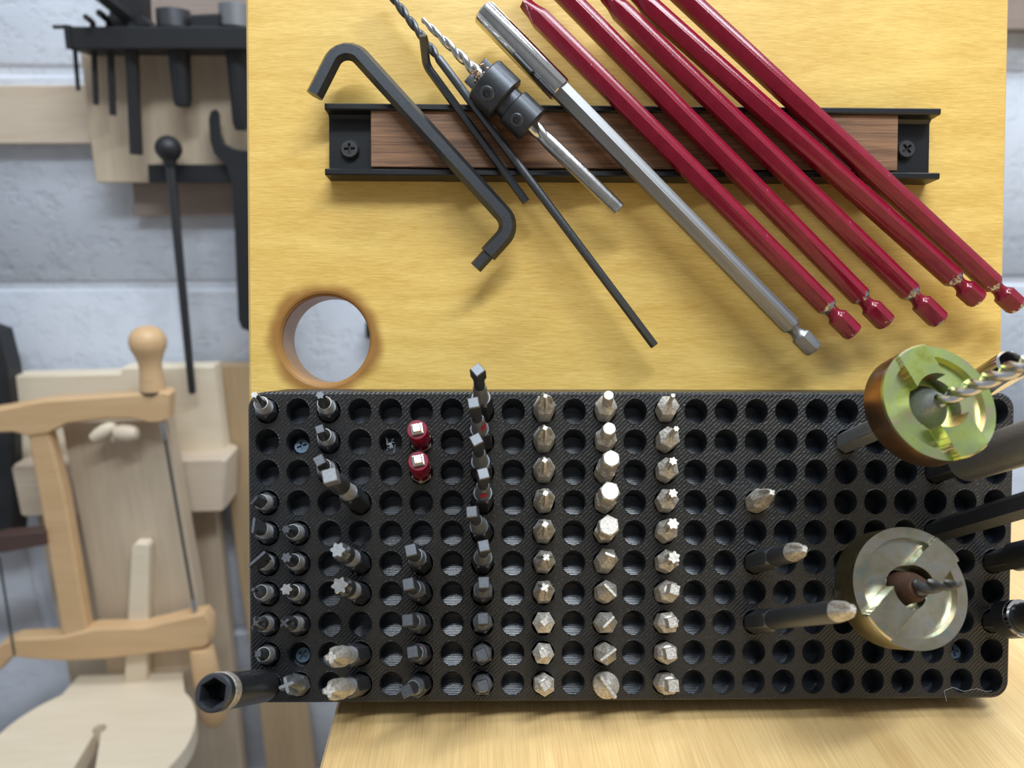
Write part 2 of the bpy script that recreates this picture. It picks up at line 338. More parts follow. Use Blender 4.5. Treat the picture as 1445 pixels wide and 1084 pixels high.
# ------------------------------------------------------------------ tool board (frame MH: x right, y up, z out)
ZB = -T_HOLD                                     # board front
pl = toH(onb(348.5, 300, 0))[0]; pr = toH(onb(1420, 240, 0))[0]; pt = toH(onb(700, -110, 0))[1]; TBD = 18.0
pbot = -47.2
def board_mesh():
    # square ring round the hole + the rest of the panel as strips; chamfered rim, hole wall, back face
    n = 64; cx, cy = HOLE_C; V, Fc = [], []
    xs0, xs1, ys0, ys1 = cx-22, cx+22, cy-22, cy+22
    ang = [2*math.pi*(i+0.0)/n+math.pi/4 for i in range(n)]
    def sqp(a): m = 22/max(abs(math.cos(a)), abs(math.sin(a))); return (cx+m*math.cos(a), cy+m*math.sin(a))
    prof = [(HOLE_R+1.0, 0.0), (HOLE_R+0.5, 0.0), (HOLE_R-0.3, -0.25), (HOLE_R-1.0, -1.0), (HOLE_R-1.0, -1.3), (HOLE_R-0.85, -1.5), (HOLE_R-0.85, -3.0), (HOLE_R-1.1, -3.3), (HOLE_R-1.1, -TBD)]
    rs = [[sqp(a)+(ZB,) for a in ang]]+[[(cx+r*math.cos(a), cy+r*math.sin(a), ZB+z) for a in ang] for r, z in prof]+[[sqp(a)+(ZB-TBD,) for a in ang]]
    v, f = rings(rs, False, False); parts = [(v, f)]
    xs = [pl+1, xs0, xs1, pr-1]; ys = [pbot+1, ys0, ys1, pt-1]
    v = []; f = []
    for z, fl in ((ZB, 0), (ZB-TBD, 1)):
        o = len(v); v += [(x, y, z) for y in ys for x in xs]
        for j in range(3):
            for i in range(3):
                if i == 1 and j == 1: continue
                q = (o+j*4+i, o+j*4+i+1, o+j*4+i+5, o+j*4+i+4); f.append(q if not fl else q[::-1])
    parts.append((v, f))
    e = [[(x, y, ZB) for x, y in ((pl+1, pbot+1), (pr-1, pbot+1), (pr-1, pt-1), (pl+1, pt-1))], [(x, y, ZB-1) for x, y in ((pl, pbot), (pr, pbot), (pr, pt), (pl, pt))],
         [(x, y, ZB-TBD+1) for x, y in ((pl, pbot), (pr, pbot), (pr, pt), (pl, pt))], [(x, y, ZB-TBD) for x, y in ((pl+1, pbot+1), (pr-1, pbot+1), (pr-1, pt-1), (pl+1, pt-1))]]
    v, f = rings(e, False, False); parts.append((v, [q[::-1] for q in f]))
    return joinvf(*parts)
bd = obj('tool_board', board_mesh(), M_BOARD, angle=12); bd.matrix_world = MH
tag(bd, 'amber wooden board with a round routed hole, leaning upright on the bench', 'board')
import bmesh
def fixn(o, ang=35):
    bm = bmesh.new(); bm.from_mesh(o.data); bmesh.ops.remove_doubles(bm, verts=bm.verts, dist=1e-7); bmesh.ops.recalc_face_normals(bm, faces=bm.faces); bm.to_mesh(o.data); bm.free(); o.data.set_sharp_from_angle(angle=R(ang))
# ------------------------------------------------------------------ black 3-D printed bit holder
TILT = R(22.7); AX = np.array([0, math.sin(TILT), math.cos(TILT)]); VV = np.array([0, math.cos(TILT), -math.sin(TILT)]); RHOLE = 3.75; DEP = 7.0
HXW, HYW, RC_ = 126.2, 51.2, 5.6
def hole_c(j, k): return np.array([(j-13)*10.0, (5.5-k)*10.0, 0.0])
def inside_rr(x, y, hx_, hy_, r):
    qx, qy = abs(x)-hx_+r, abs(y)-hy_+r
    return math.hypot(max(qx, 0), max(qy, 0))+min(max(qx, qy), 0) <= r
def holder_mesh():
    V, Fc, MI = [], [], []
    fx, fy = HXW-0.7, HYW-0.7
    def add(vs, fs, mi):
        o = len(V); V.extend(vs); Fc.extend(tuple(i+o for i in q) for q in fs); MI.extend([mi]*len(fs))
    base = [2*math.pi*i/32 for i in range(32)]
    for k in range(1, 11):
        for j in range(1, 26):
            c = hole_c(j, k); x0 = -fx if j == 1 else c[0]-5; x1 = fx if j == 25 else c[0]+5; y1 = fy if k == 1 else c[1]+5; y0 = -fy if k == 10 else c[1]-5
            ca = [math.atan2(y-c[1], x-c[0]) % (2*math.pi) for x in (x0, x1) for y in (y0, y1)]
            an = sorted(set([round(a, 5) for a in base]+[round(a, 5) for a in ca]))
            def outer(a):
                dx, dy = math.cos(a), math.sin(a)
                t = min(((x1 if dx > 0 else x0)-c[0])/dx if abs(dx) > 1e-9 else 1e9, ((y1 if dy > 0 else y0)-c[1])/dy if abs(dy) > 1e-9 else 1e9)
                if not inside_rr(c[0]+dx*t*0.9999, c[1]+dy*t*0.9999, fx, fy, RC_-0.7):
                    lo, hi = 0, t
                    for _ in range(24):
                        md = (lo+hi)/2
                        if inside_rr(c[0]+dx*md, c[1]+dy*md, fx, fy, RC_-0.7): lo = md
                        else: hi = md
                    t = lo
                return (c[0]+dx*t, c[1]+dy*t, 0)
            def ell(a, r, z):
                s = math.tan(TILT)*z
                return (c[0]+r*math.cos(a), c[1]+r*math.sin(a)/math.cos(TILT)+s, z)
            def wl(a, dep): return tuple(c+RHOLE*(math.cos(a)*np.array([1, 0, 0])+math.sin(a)*VV)-AX*dep)
            rs = [[outer(a) for a in an], [ell(a, RHOLE+0.42, 0) for a in an], [ell(a, RHOLE+0.30, 0.10) for a in an], [ell(a, RHOLE+0.10, 0.10) for a in an], [ell(a, RHOLE, -0.1) for a in an]]
            v, f = rings(rs, False, False); add(v, f, 0)
            v, f = rings([[ell(a, RHOLE, -0.1) for a in an], [wl(a, DEP+1.5) for a in an]], False, False); add(v, f, 1)
            # stepped floor: printed layers across a hole floor square to the hole's axis
            v = []; f = []; st = 0.52; n = int(2*RHOLE/st)
            for i in range(n+1):
                va = -RHOLE+i*st; vb = min(va+st, RHOLE); vm = (va+vb)/2; w = math.sqrt(max(RHOLE**2-min(abs(va), abs(vb), abs(vm))**2, 0.01))
                pa = c+VV*va-AX*DEP; pb = c+VV*vb-AX*DEP; dy, dz = pb[1]-pa[1], pb[2]-pa[2]; o = len(v)
                for u, q in ((0, 0), (0.55, 0), (1, 0.70), (1, 1)): v += [(c[0]-w, pa[1]+dy*u, pa[2]+dz*q), (c[0]+w, pa[1]+dy*u, pa[2]+dz*q)]
                f += [(o+2*e, o+2*e+1, o+2*e+3, o+2*e+2) for e in range(3)]
            add(v, f, 2)
    o1 = rrect(-HXW, HXW, -HYW, HYW, RC_, 8); oi = rrect(-fx, fx, -fy, fy, RC_-0.7, 8)
    v, f = rings([[(x, y, 0) for x, y in oi], [(x, y, -0.7) for x, y in o1], [(x, y, -T_HOLD+0.02) for x, y in o1]], False, True)
    add(v, [q[::-1] for q in f], 0)
    return V, Fc, MI
hv, hf, hm = holder_mesh()
me = mesh('bit_holder', hv, hf, [M_PRINT, M_PRINTIN, M_PRINTFL], True, 30); me.polygons.foreach_set('material_index', hm)
hd = bpy.data.objects.new('bit_holder', me); COL.objects.link(hd); hd.matrix_world = MH
tag(hd, 'black printed block with ten rows of round holes, fixed low on the amber board', 'bit holder')
def screwhead(r, h, rot=0):
    return loft([(-0.2, r), (h*0.55, r), (h, r*0.86), (h, cr(r*0.60, r*0.14, r*0.17)), (h-0.9, cr(r*0.5, r*0.11, r*0.14))], rot)
for j, k, rr in ((2, 2, 20), (2, 9, 60), (24, 9, 5), (24, 2, 30)):
    p = hole_c(j, k)-AX*(DEP-0.4)
    m = np.eye(4); m[:3, :3] = np.column_stack([[1, 0, 0], VV, AX]); m[:3, 3] = p*K
    obj('screw', screwhead(2.75, 1.6, rr), M_SCREWB, hd, Matrix(m.tolist()), label='blue-grey cross-head fixing screw at the bottom of a hole')
# ------------------------------------------------------------------ magnetic bar
def H(px, py, d): return toH(onb(px, py, d))
BD = 9.0
a0, a1 = H(458, 145, BD), H(1326, 252.5, BD); bx0, bx1, by1, by0 = a0[0], a1[0], a0[1], a1[1]
mb = thing('magnetic_tool_bar', 'black channel bar with a walnut face strip, screwed across the amber board', 'tool bar', MH@loc4(0, 0, ZB))
pf = [(by0, 0.05), (by0, BD-0.4), (by0+0.4, BD), (by0+1.8, BD), (by0+2.2, BD-0.4), (by0+2.2, 3.4), (by0+3.4, 2.2), (by1-3.4, 2.2), (by1-2.2, 3.4), (by1-2.2, BD-0.4), (by1-1.8, BD), (by1-0.4, BD), (by1, BD-0.4), (by1, 0.05)]
v, f = rings([[(bx0, y, z) for y, z in pf], [(bx1, y, z) for y, z in pf]]); o = obj('channel', (v, f), M_BLACKP, mb, angle=50); fixn(o)
w0, w1 = H(523, 153.5, 7.6), H(1266.5, 241, 7.6)
obj('walnut_strip', box(w0[0], w1[0], w1[1], w0[1], 2.3, 7.6, 0.25), M_WALNUT, mb, label='brown walnut strip set in the black channel')
for px, rr in ((493, 3), (1279.5, 40)):
    q = H(px, 210, 4); o = obj('screw', screwhead(3.3, 1.9, rr), M_SCREW, mb, loc4(q[0], q[1], 2.3))
# ------------------------------------------------------------------ screwdriver bits
CAMH = toH(CAM)
def place(j, k, px, py, L):
    bse = hole_c(j, k); d = RH.T@ray(px, py); oc = CAMH-bse; bq = oc@d; disc = bq*bq-(oc@oc-L*L)
    t = -bq-math.sqrt(disc) if disc > 0 else -bq
    dirv = unit(CAMH+d*t-bse)
    ang = math.degrees(math.acos(min(1, dirv@AX)))
    if ang > 8.5:                                 # a bit cannot lean further than its hole lets it
        dirv = unit(AX+unit(dirv-AX*(dirv@AX))*math.tan(R(8.5)))

    return frame(OH+RH@bse, RH@dirv, RH[:, 0])
HAF = 6.2
def shank(z1, af=HAF, ch=0.7, z0=-6.4, rot=0): return loft([(z0, hx(af-1.0, rot)), (z0+0.8, hx(af, rot)), (z1-ch, hx(af, rot)), (z1, np.minimum(hx(af, rot), af*0.47))], 0)
def mkbit(name, label, M, parts, group=None):
    t = thing(name, label, 'screwdriver bit', M, group)
    for pn, vf, mt in parts: obj(pn, vf, mt, t, angle=26)
    return t
ORD = ['top', 'second', 'third', 'fourth', 'fifth', 'sixth', 'seventh', 'eighth', 'ninth', 'bottom']
def tipsec(kind, a, z0, L, h0=None):
    h = hx(HAF) if h0 is None else h0; d = L-z0
    if kind == 'ph':
        return [(z0, h), (z0+0.14*d, np.minimum(h, 2.8)), (z0+0.30*d, cr(2.62, 0.9, 1.95)), (z0+0.46*d, cr(2.4, 0.68, 1.2)), (z0+0.75*d, cr(1.75, 0.52, 0.72)), (L-0.5, cr(a*1.4, 0.42, a*0.62)), (L, cr(a, 0.36, a*0.45))]
    if kind == 'pz':
        return [(z0, h), (z0+0.14*d, np.minimum(h, 2.85)), (z0+0.34*d, cr(2.7, 1.05, 2.2)), (z0+0.60*d, cr(2.3, 0.8, 1.5)), (L-0.5, cr(a*1.35, 0.55, a*0.75)), (L, cr(a, 0.46, a*0.6))]
    if kind == 'hex': return [(z0, h), (z0+0.4, np.minimum(h, 3.0)), (z0+1.7, a*0.56), (z0+2.0, hx(a)), (L-0.35, hx(a)), (L, np.minimum(hx(a), a*0.47))]
    if kind == 'tx': return [(z0, h), (z0+0.3, np.minimum(h, 3.05)), (z0+1.6, a*1.05+.25), (z0+2.4, tx(a)), (L-0.12, tx(a)), (L, tx(a*0.95))]
    if kind == 'sq': return [(z0, h), (z0+1.6, a*0.70), (z0+1.8, sq(a*1.04)), (L-0.2, sq(a)), (L, sq(a*0.9))]
    if kind == 'fl': return [(z0, h), (z0+0.3, h*0.97), (L-1.3, rc(a, 1.3)), (L, rc(a, 0.75))]
SILVER = 'short silver bits in the holder'
def silver(j, k, px, py, kind, a, L=13.0, zs=5.6, rot=0, what='', hrot=None):
    hr = random.uniform(0, 60) if hrot is None else hrot
    M = place(j, k, px, py, L)
    lab = what
    sk = loft([(-6.4, hx(5.2, hr)), (-5.8, hx(HAF, hr)), (zs, hx(HAF, hr))])
    tp_ = loft(tipsec(kind, a, zs-0.02, L, hx(HAF, hr-rot)), rot)
    t = mkbit('screwdriver_bit', lab, M, [('hex_shank', sk, M_STEEL), ('tip', tp_, M_STEEL)], SILVER)
c10 = [(769.9,558.8,'ph',.62,20,'slim cross tip'),(769.4,604,'ph',.7,15,'cross tip'),(768.8,649.6,'ph',.8,8,'cross tip'),(769.9,696,'pz',.85,18,'blunter cross tip'),(769.4,740,'pz',.95,12,'blunt cross tip'),
       (771,786.5,'pz',1.1,45,'broad cross tip'),(769,829,'pz',1.25,30,'broad star-like cross tip'),(768,878,'sq',2.1,42,'tiny square tip'),(767,922.6,'sq',2.5,15,'small square tip'),(769.7,968,'sq',2.8,30,'medium square tip')]
for k, (px, py, kd, a, rt, w) in enumerate(c10, 1):
    silver(10, k, px, py, kd, a, 13 if kd != 'sq' else 9.6, 5.6 if kd != 'sq' else 6.2, rt, 'silver bit with %s, %s in column beside the long charcoal bits' % (w, ORD[k-1]), [32, 26, 28, 40, 24, 22, 33, 30, 24, 0][k-1])
c12 = [(859,557.7,'hex',3.0,14.5,0,'thin hex tip'),(860,604.7,'hex',3.9,14.5,10,'narrow hex tip'),(862.9,646.7,'hex',5.0,15,0,'hex tip over a groove'),(861,692.8,'hex',5.6,15,15,'thick round-ended hex tip'),(859.5,741.5,'hex',5.9,14,5,'thickest round-ended hex tip'),
       (861,783,'fl',3.2,12,-22,'narrow slot tip'),(861,832.6,'fl',5.0,12,-47,'slot tip slanting down'),(859,878,'fl',4.8,12,43,'slot tip slanting up'),(858.7,924,'fl',6.2,12,34,'wide slot tip')]
for k, (px, py, kd, a, L, rt, w) in enumerate(c12, 1):
    silver(12, k, px, py, kd, a, L, 5.6 if k < 4 else (5.0 if k < 6 else 6.5), rt, 'silver bit with %s, %s in the hex and slot column' % (w, ORD[k-1]))
M = place(12, 10, 858.7, 970, 12)
mkbit('screwdriver_bit', 'widest slotted bit with a round body, bottom of the hex and slot column', M, [('hex_shank', shank(3.0, rot=10), M_STEEL), ('round_body', loft([(2.9, 3.0), (3.3, 4.0), (7.0, 4.05)]), M_STEEL), ('tip', loft([(6.9, 4.05), (7.5, 4.1), (11, np.minimum(rc(8.2, 1.5), 4.1)), (12, np.minimum(rc(8.2, 0.9), 4.1))], -54), M_STEEL)], SILVER)
c14 = [(950,558,'tx',.72,'needle-thin star tip'),(954.5,605,'tx',.95,'very small star tip'),(950,650.7,'tx',1.35,'small star tip'),(950,696,'tx',1.5,'medium star tip'),(950,739,'tx',1.9,'large star tip'),(951.4,786.5,'tx',2.0,'largest star tip'),
       (952.5,832,'sq',3.1,'leaning square tip'),(950,878.8,'sq',3.0,'square tip turned slightly'),(947.5,922.6,'sq',3.4,'thick square tip'),(951,968.7,'sq',3.5,'thickest square tip')]
for k, (px, py, kd, a, w) in enumerate(c14, 1):
    silver(14, k, px, py, kd, a, 14.5 if kd == 'tx' else 11.5, 5.6, [10, 0, 15, 8, 0, 20, -18, 10, 8, 3][k-1], 'short silver bit with %s, %s in the rightmost full column' % (w, ORD[k-1]))
# dark bits with polished necks
DARK = 'dark bits with polished necks'
def darkbit(j, k, px, py, L, kind, a, rot, label, zs=None, neck=2.35, endmat=None):
    M = place(j, k, px, py, L); zs = zs or max(3.2, L-11.5); zn = zs+min(4.2, (L-zs)*0.4)
    if kind == 'fl': sec = [(zn-0.1, neck-0.2), (zn+0.8, rc(max(a, 3.8)*0.85, 3.4)), (L-1.5, rc(a, 1.6)), (L, rc(a, 0.8))]
    elif kind in ('ph', 'pz'): sec = [(zn-0.1, neck-0.15), (zn+1.2, neck-0.2)]+tipsec(kind, a, zn+1.2, L)[2:]
    elif kind == 'tx': sec = [(zn-0.1, neck-0.25), (zn+0.35*(L-zn), max(a, 1.3)*1.0), (zn+0.5*(L-zn), tx(a)), (L-0.15, tx(a)), (L, tx(a*0.93))]
    else: sec = [(zn-0.1, neck-0.25), (zn+0.35*(L-zn), a*0.56), (zn+0.5*(L-zn), sq(a) if kind == 'sq' else hx(a)), (L-0.3, sq(a) if kind == 'sq' else hx(a)), (L, sq(a*0.86) if kind == 'sq' else hx(a*.9))]
    mkbit('screwdriver_bit', label, M, [('hex_shank', shank(zs, rot=random.choice([0, 10, 20])), M_OXIDE), ('neck', loft([(zs-0.2, neck+0.15), (zn-0.6, neck), (zn, neck-0.2)]), M_NECK), ('tip', loft(sec, rot), endmat or M_OXIDE2)], DARK)
dk = [(1,1,359,557,15,'tx',1.2,0,'dark bit with a bright star point over the top left corner of the holder'),
      (1,4,358,709,14,'fl',3.1,52,'dark bit with narrow slanted blade, topmost of three blades at the left edge'),
      (1,5,357.5,741,15,'fl',4.6,90,'dark bit with an upright blade, between two other blades at the left edge'),
      (1,6,362,789,14,'fl',6.5,44,'dark bit with the widest slanted blade, lowest of the three at the left edge'),
      (1,7,357,832,14,'tx',.7,0,'dark bit with a tiny pointed star tip, just below the widest blade'),
      (1,8,361,879.5,13,'ph',.9,40,'dark left-edge bit with small cross tip, second above the big black tube'),
      (1,9,364,923,14,'sq',1.9,5,'dark bit with a bright square tip directly above the big black tube'),
      (2,5,403.5,747,15,'tx',1.35,8,'dark bit with grey star tip, top of four in the second column'),
      (2,6,404,787,15,'tx',1.7,12,'dark bit with a broad grey star tip beside the widest blade'),
      (2,7,404,831.5,15,'tx',1.9,0,'dark bit with a glittering bright star tip in the second column'),
      (2,8,400.5,879.5,14,'ph',1.15,45,'dark bit with winged cross tip, lowest of four in the second column'),
      (3,1,451.5,557.5,15.5,'tx',1.4,10,'dark bit with a grey fluted star tip, top of the third column'),
      (3,2,451,605.5,16,'sq',2.6,20,'dark bit with a flat square-cut tip, second in the third column'),
      (3,3,450.5,649.5,17,'sq',3.2,30,'dark bit with a slanted square tip, partly behind the long bit below it')]
for j, k, px, py, L, kd, a, rt, lb in dk:
    darkbit(j, k, px, py, L, kd, a, rt, lb, endmat=M_BRIGHT if (j, k) in ((2, 7), (1, 1)) else None)
M = place(2, 10, 404, 967, 12.5)
mkbit('screwdriver_bit', 'stubby dull grey bit with big cross tip in the bottom left corner', M, [('hex_shank', shank(5.0, rot=15), M_GREYST), ('tip', loft([(4.9, 3.0), (6.2, cr(3.0, 1.1, 2.5)), (10.5, cr(2.9, 0.75, 1.4)), (12, cr(2.7, 0.6, 0.9)), (12.5, cr(2.4, 0.5, 0.8))], 20), M_GREYST)], DARK)
l4 = [(4,4,464.5,671,36,'sq',3.9,15,'longest dark bit of the left group, tilted with a square-cut grey tip',M_GREYST),(4,6,476.5,776,30,'tx',2.3,0,'stout dark bit with a dull star tip, above the bright star one',M_GREYST),
      (4,7,479,826,29,'tx',2.5,10,'stout dark bit with a sparkling silver star tip in the fourth column',M_BRIGHT),
      (4,9,467,928,35,'ph',1.5,8,'stout worn steel cross-tip bit in the ninth row, fourth column',M_STEEL),(4,10,464.5,975,36,'ph',1.7,8,'stout worn steel cross-tip bit at the bottom of the fourth column',M_STEEL)]
for j, k, px, py, L, kd, a, rt, lb, em in l4:
    M = place(j, k, px, py, L); zs = L*0.42; zn = L*0.62
    if kd == 'ph': sec = [(zn-.1, 2.7), (zn+1.5, 3.1), (zn+4, 3.0), (L-6, cr(3.0, 1.1, 2.3)), (L-2, cr(2.6, .8, 1.3)), (L, cr(a, .55, a*.6))]
    else: sec = [(zn-.1, 2.3), (zn+1.5, 2.9), (zn+4, 2.9), (L-5, 2.7 if kd == 'tx' else a*.55), (L-4.2, tx(a) if kd == 'tx' else sq(a)), (L-.2, tx(a) if kd == 'tx' else sq(a)), (L, tx(a*.93) if kd == 'tx' else sq(a*.9))]
    mkbit('screwdriver_bit', lb, M, [('hex_shank', shank(zs, rot=10), M_OXIDE2 if kd == 'ph' else M_OXIDE), ('neck', loft([(zs-.2, 2.6), (zn-.8, 2.45), (zn, 2.3)]), M_NECK), ('tip', loft(sec, rt), em if kd == 'ph' else M_OXIDE2), ] + ([('tip_end', loft([(L-3.9, tx(a+.03) if kd == 'tx' else sq(a+.05)), (L-.1, tx(a+.03) if kd == 'tx' else sq(a+.05)), (L+.1, tx(a*.94) if kd == 'tx' else sq(a*.9))], rt), em)] if kd != 'ph' else []), 'stout bits of the fourth column')
def patch(z0, z1, r0, r1, a0, a1, n=6):
    v = []; 
    for z, r in ((z0, r0), (z1, r1)): v += [((r+.04)*math.cos(R(a0+(a1-a0)*i/n)), (r+.04)*math.sin(R(a0+(a1-a0)*i/n)), z) for i in range(n+1)]
    return v, [(i, i+1, n+2+i, n+1+i) for i in range(n)]
c6 = [(579.6,776,27,14),(576,824,26,12),(575,875,25,5),(582,920,22,10),(573.6,975,25,25)]
for i, (px, py, L, rt) in enumerate(c6):
    k = 6+i; M = place(6, k, px, py, L)
    t = mkbit('screwdriver_bit', 'charcoal square-tip bit, %s of the five in the left charcoal column' % ['topmost', 'second', 'middle', 'fourth', 'lowest'][i], M,
          [('hex_shank', shank(L*.42, rot=12), M_OXIDE), ('neck', loft([(L*.41, 2.55), (L*.55, 2.4), (L*.62, 2.2)]), M_GREYST), ('tip', loft([(L*.61, 2.1), (L*.68, 1.9), (L*.74, sq(3.5)), (L-.5, sq(3.5)), (L, sq(3.0))], rt), M_OXIDE2)], 'charcoal square bits')
    if i == 3: obj('red_mark', patch(L*.47, L*.51, 2.56, 2.52, 20, 75), M_REDBAND, t, label='small red mark on the neck')
c8 = [(674,521.5,34),(668,568,35),(672,620,34),(682,668,34),(665.5,722,34),(682.7,770,33),(682.7,822,33),(681.5,873,32),(679.5,924,32),(681.5,968,32)]
for i, (px, py, L) in enumerate(c8):
    M = place(8, i+1, px, py, L); rt = [40, 10, 28, 15, 5, 12, 3, 5, 20, 15][i]
    t = mkbit('screwdriver_bit', 'long charcoal square-tip bit, %s in the fully filled charcoal column' % ORD[i], M,
          [('hex_shank', shank(L*.36, rot=random.choice([0, 15, 30])), M_OXIDE), ('neck', loft([(L*.355, 2.55), (L*.42, 2.3), (L*.60, 2.1), (L*.64, 1.8)]), M_GREYST), ('tip', loft([(L*.63, 1.75), (L*.78, 1.65), (L*.83, sq(3.3)), (L-.5, sq(3.3)), (L, sq(2.8))], rt), M_OXIDE2)], 'charcoal square bits')
    if i in (1, 3): obj('red_mark', patch(L*.46, L*.56, 2.36, 2.26, *((-65, 5) if i == 1 else (-115, -55))), M_REDBAND, t, label='red printed mark on the neck')
M_RSH = m_red('red_sleeve_paint', 14.9, 0.35)
for k, px, py, w in ((2, 587.5, 603.5, 'upper'), (3, 589.5, 648, 'lower')):
    L = 17; M = place(6, k, px, py, L)
    mkbit('screwdriver_bit', 'bit in a red sleeve with a bright square tip, %s of the two' % w, M, [('hex_shank', shank(1.5), M_STEEL), ('red_sleeve', loft([(0.2, 2.9), (1.0, 3.25), (14.0, 3.25), (14.6, 3.0)]), M_RSH), ('tip', loft([(14.4, sq(3.6)), (15.3, sq(3.5)), (15.4, sq(2.7)), (L-.2, sq(2.5)), (L, sq(2.1))], 12), M_BRIGHT)], 'red sleeved bits')
M = place(17, 4, 1089.6, 695, 14.5)
mkbit('screwdriver_bit', 'lone short grey cross-tip bit among empty holes right of the silver columns', M, [('hex_shank', shank(6.0, rot=15), M_STEEL), ('tip', loft(tipsec('ph', .9, 5.8, 14.5), 30), M_STEEL)], SILVER)
for k, px, py, L, w in ((6, 1135.6, 775, 38, 'medium-length'), (8, 1204, 860, 66, 'longest')):
    M = place(17, k, px, py, L)
    mkbit('screwdriver_bit', '%s grey cross-tip power bit leaning right toward the gold countersinks' % w, M,
          [('hex_shank', shank(17 if k == 6 else 16, 6.3, 0.8, rot=0), M_OXIDE2), ('neck', loft([(16 if k == 6 else 15, 2.9), (L-9, 2.9), (L-8.3, 2.7)]), M_OXIDE2), ('tip', loft([(L-8.5, 2.75), (L-6, cr(2.6, .9, 2.1)), (L-2.5, cr(2.1, .75, 1.2)), (L-.4, cr(1.1, .5, .7)), (L, cr(.85, .4, .5))], 25), M_STEEL)], 'long power bits in the right half')
# ------------------------------------------------------------------ bigger tools standing in the holder
def tube_tool(name, label, cat, j, k, px, py, L, parts):
    M = place(j, k, px, py, L); t = thing(name, label, cat, M)
    for pn, vf, mt in parts: obj(pn, vf, mt, t, angle=30)
    return t
def hollow(z0, z1, r, ri, hexcav=True, dep=14):
    cav = hx(ri*2) if hexcav else ci(ri)
    return loft([(z0, r*0.8), (z0+0.6, r), (z1-0.6, r), (z1, r-0.5), (z1, cav+0.25), (z1-0.6, cav), (z1-dep, cav*0.98)])
tube_tool('magnetic_bit_holder', 'black tube bit holder with a steel band, jutting over the lower left corner', 'bit holder', 1, 10, 300, 978, 47,
          [('hex_shank', shank(6.5), M_OXIDE), ('barrel', hollow(5.0, 47, 5.05, 3.2), M_OXIDE), ('steel_band', loft([(39.2, 5.06), (39.4, 5.22), (43.4, 5.22), (43.6, 5.06)], 0, False, False), M_STEEL)])
tube_tool('nut_driver', 'steel nut driver on a dark shank, leaving the frame below the upper countersink', 'nut driver', 23, 3, 1445, 626, 39,
          [('hex_shank', shank(15, 6.3), M_OXIDE), ('socket', hollow(14.0, 68, 6.0, 4.2), M_GREYST)])
tube_tool('nut_driver', 'chrome open-ended nut driver whose round mouth shows behind the countersink drill', 'nut driver', 23, 1, 1430, 514, 37,
          [('hex_shank', shank(9, 6.3), M_STEEL), ('socket', hollow(8.0, 37, 4.6, 3.6), M_CHROME)])
tube_tool('hex_bar', 'black hexagonal bar pointing out of the right side of the frame', 'driver', 23, 5, 1445, 713, 40,
          [('bar', loft([(-6.4, hx(5.6)), (-5.8, hx(6.4)), (89, hx(6.4)), (90, hx(5.8))], 0), M_OXIDE)])
tube_tool('quick_chuck', 'black collared chuck at the right edge, upper of the two', 'chuck', 25, 6, 1433, 786, 10,
          [('hex_shank', shank(11, 6.2), M_OXIDE), ('collar', hollow(9.5, 34, 4.5, 3.0), M_OXIDE)])
tube_tool('quick_chuck', 'black collared chuck with a silver ring at the right edge, lower of the two', 'chuck', 25, 8, 1440, 873, 12,
          [('hex_shank', shank(7, 6.2), M_OXIDE), ('collar', loft([(5.6, 3.2), (6.1, 5.9), (11.6, 5.9), (11.8, 5.5)]), M_OXIDE), ('ring', loft([(11.7, 4.6), (11.8, 5.8), (13.2, 5.8), (13.4, 4.6)]), M_CHROME), ('nose', hollow(13.2, 32, 4.8, 3.0), M_OXIDE)])
# countersinks
def drumface(R0, rh, z1, pad_ang, padw, style):
    n = 300; rad = list(np.linspace(rh, R0*0.79, 16))+[R0*.80, R0*.82]+list(np.linspace(R0*.83, R0-.5, 6))+[R0]
    out = []
    for r in rad:
        ring = []
        for i in range(n):
            a = 2*math.pi*i/n; b = (a-R(pad_ang)); x, y = r*math.cos(b), r*math.sin(b)   # x along the pads
            z = z1
            ph = (b % math.pi)/math.pi                                                # 0 .. 1 from one pad to the next
            if abs(y) > padw/2:
                if r < R0*0.81: z = z1-2.6-2.2*ph
                else: z = z1-0.9-1.6*ph
            if r >= R0-0.1: z = min(z, z1-0.5)
            ring.append((r*math.cos(a), r*math.sin(a), z))
        out.append(ring)
    out.reverse()
    return out, n
def countersink(label, j, k, px, py, L, R0, rh, length, pad, padw, style, m_face, m_side, pilot, cone):
    M = place(j, k, px, py, L); t = thing('countersink_bit', label, 'countersink', M)
    out, n = drumface(R0, rh, L, pad, padw, style)
    circ = lambda r, z: [(r*math.cos(2*math.pi*i/n), r*math.sin(2*math.pi*i/n), z) for i in range(n)]
    obj('cutter_face', rings([circ(R0, L-2.6)]+out+[circ(rh-0.1, L-4), circ(rh-.4, L-8)], False, True), m_face, t, angle=24, label='iridescent cutting face' if style == 1 else 'worn silvery cutting face')
    obj('drum', rings([circ(R0*.80, L-length-0.5), circ(R0*.985, L-length), circ(R0, L-length+.5), circ(R0, L-2.7)], True, False), m_side, t)
    obj('tapered_back', rings([circ(5.5, L-length-9), circ(R0*.70, L-length-5.5), circ(R0*.82, L-length-3), circ(R0*.82, L-length-.4)], True, False), M_OXIDE2, t)
    obj('hex_shank', shank(L-length-8, 6.3), M_GREYST, t)
    obj('collet', loft(cone[0]), cone[1], t)
    obj('pilot_drill', pilot[0], pilot[1], t)
L = 47.5
countersink('bright gold countersink with a twist drill, upper of the two at the right', 20, 2, 1331, 564, L, 16.3, 7.6, 11, 114, 10.0, 1, M_ZINC, M_ZINCS,
            (drill(L-3, L+29, 2.2, 2.2, 13), M_BRIGHT), ([(L-8, 6.5), (L-7, 6.2), (L-2.0, 2.6), (L-1.2, 2.2)], M_GREYST))
L = 38.6
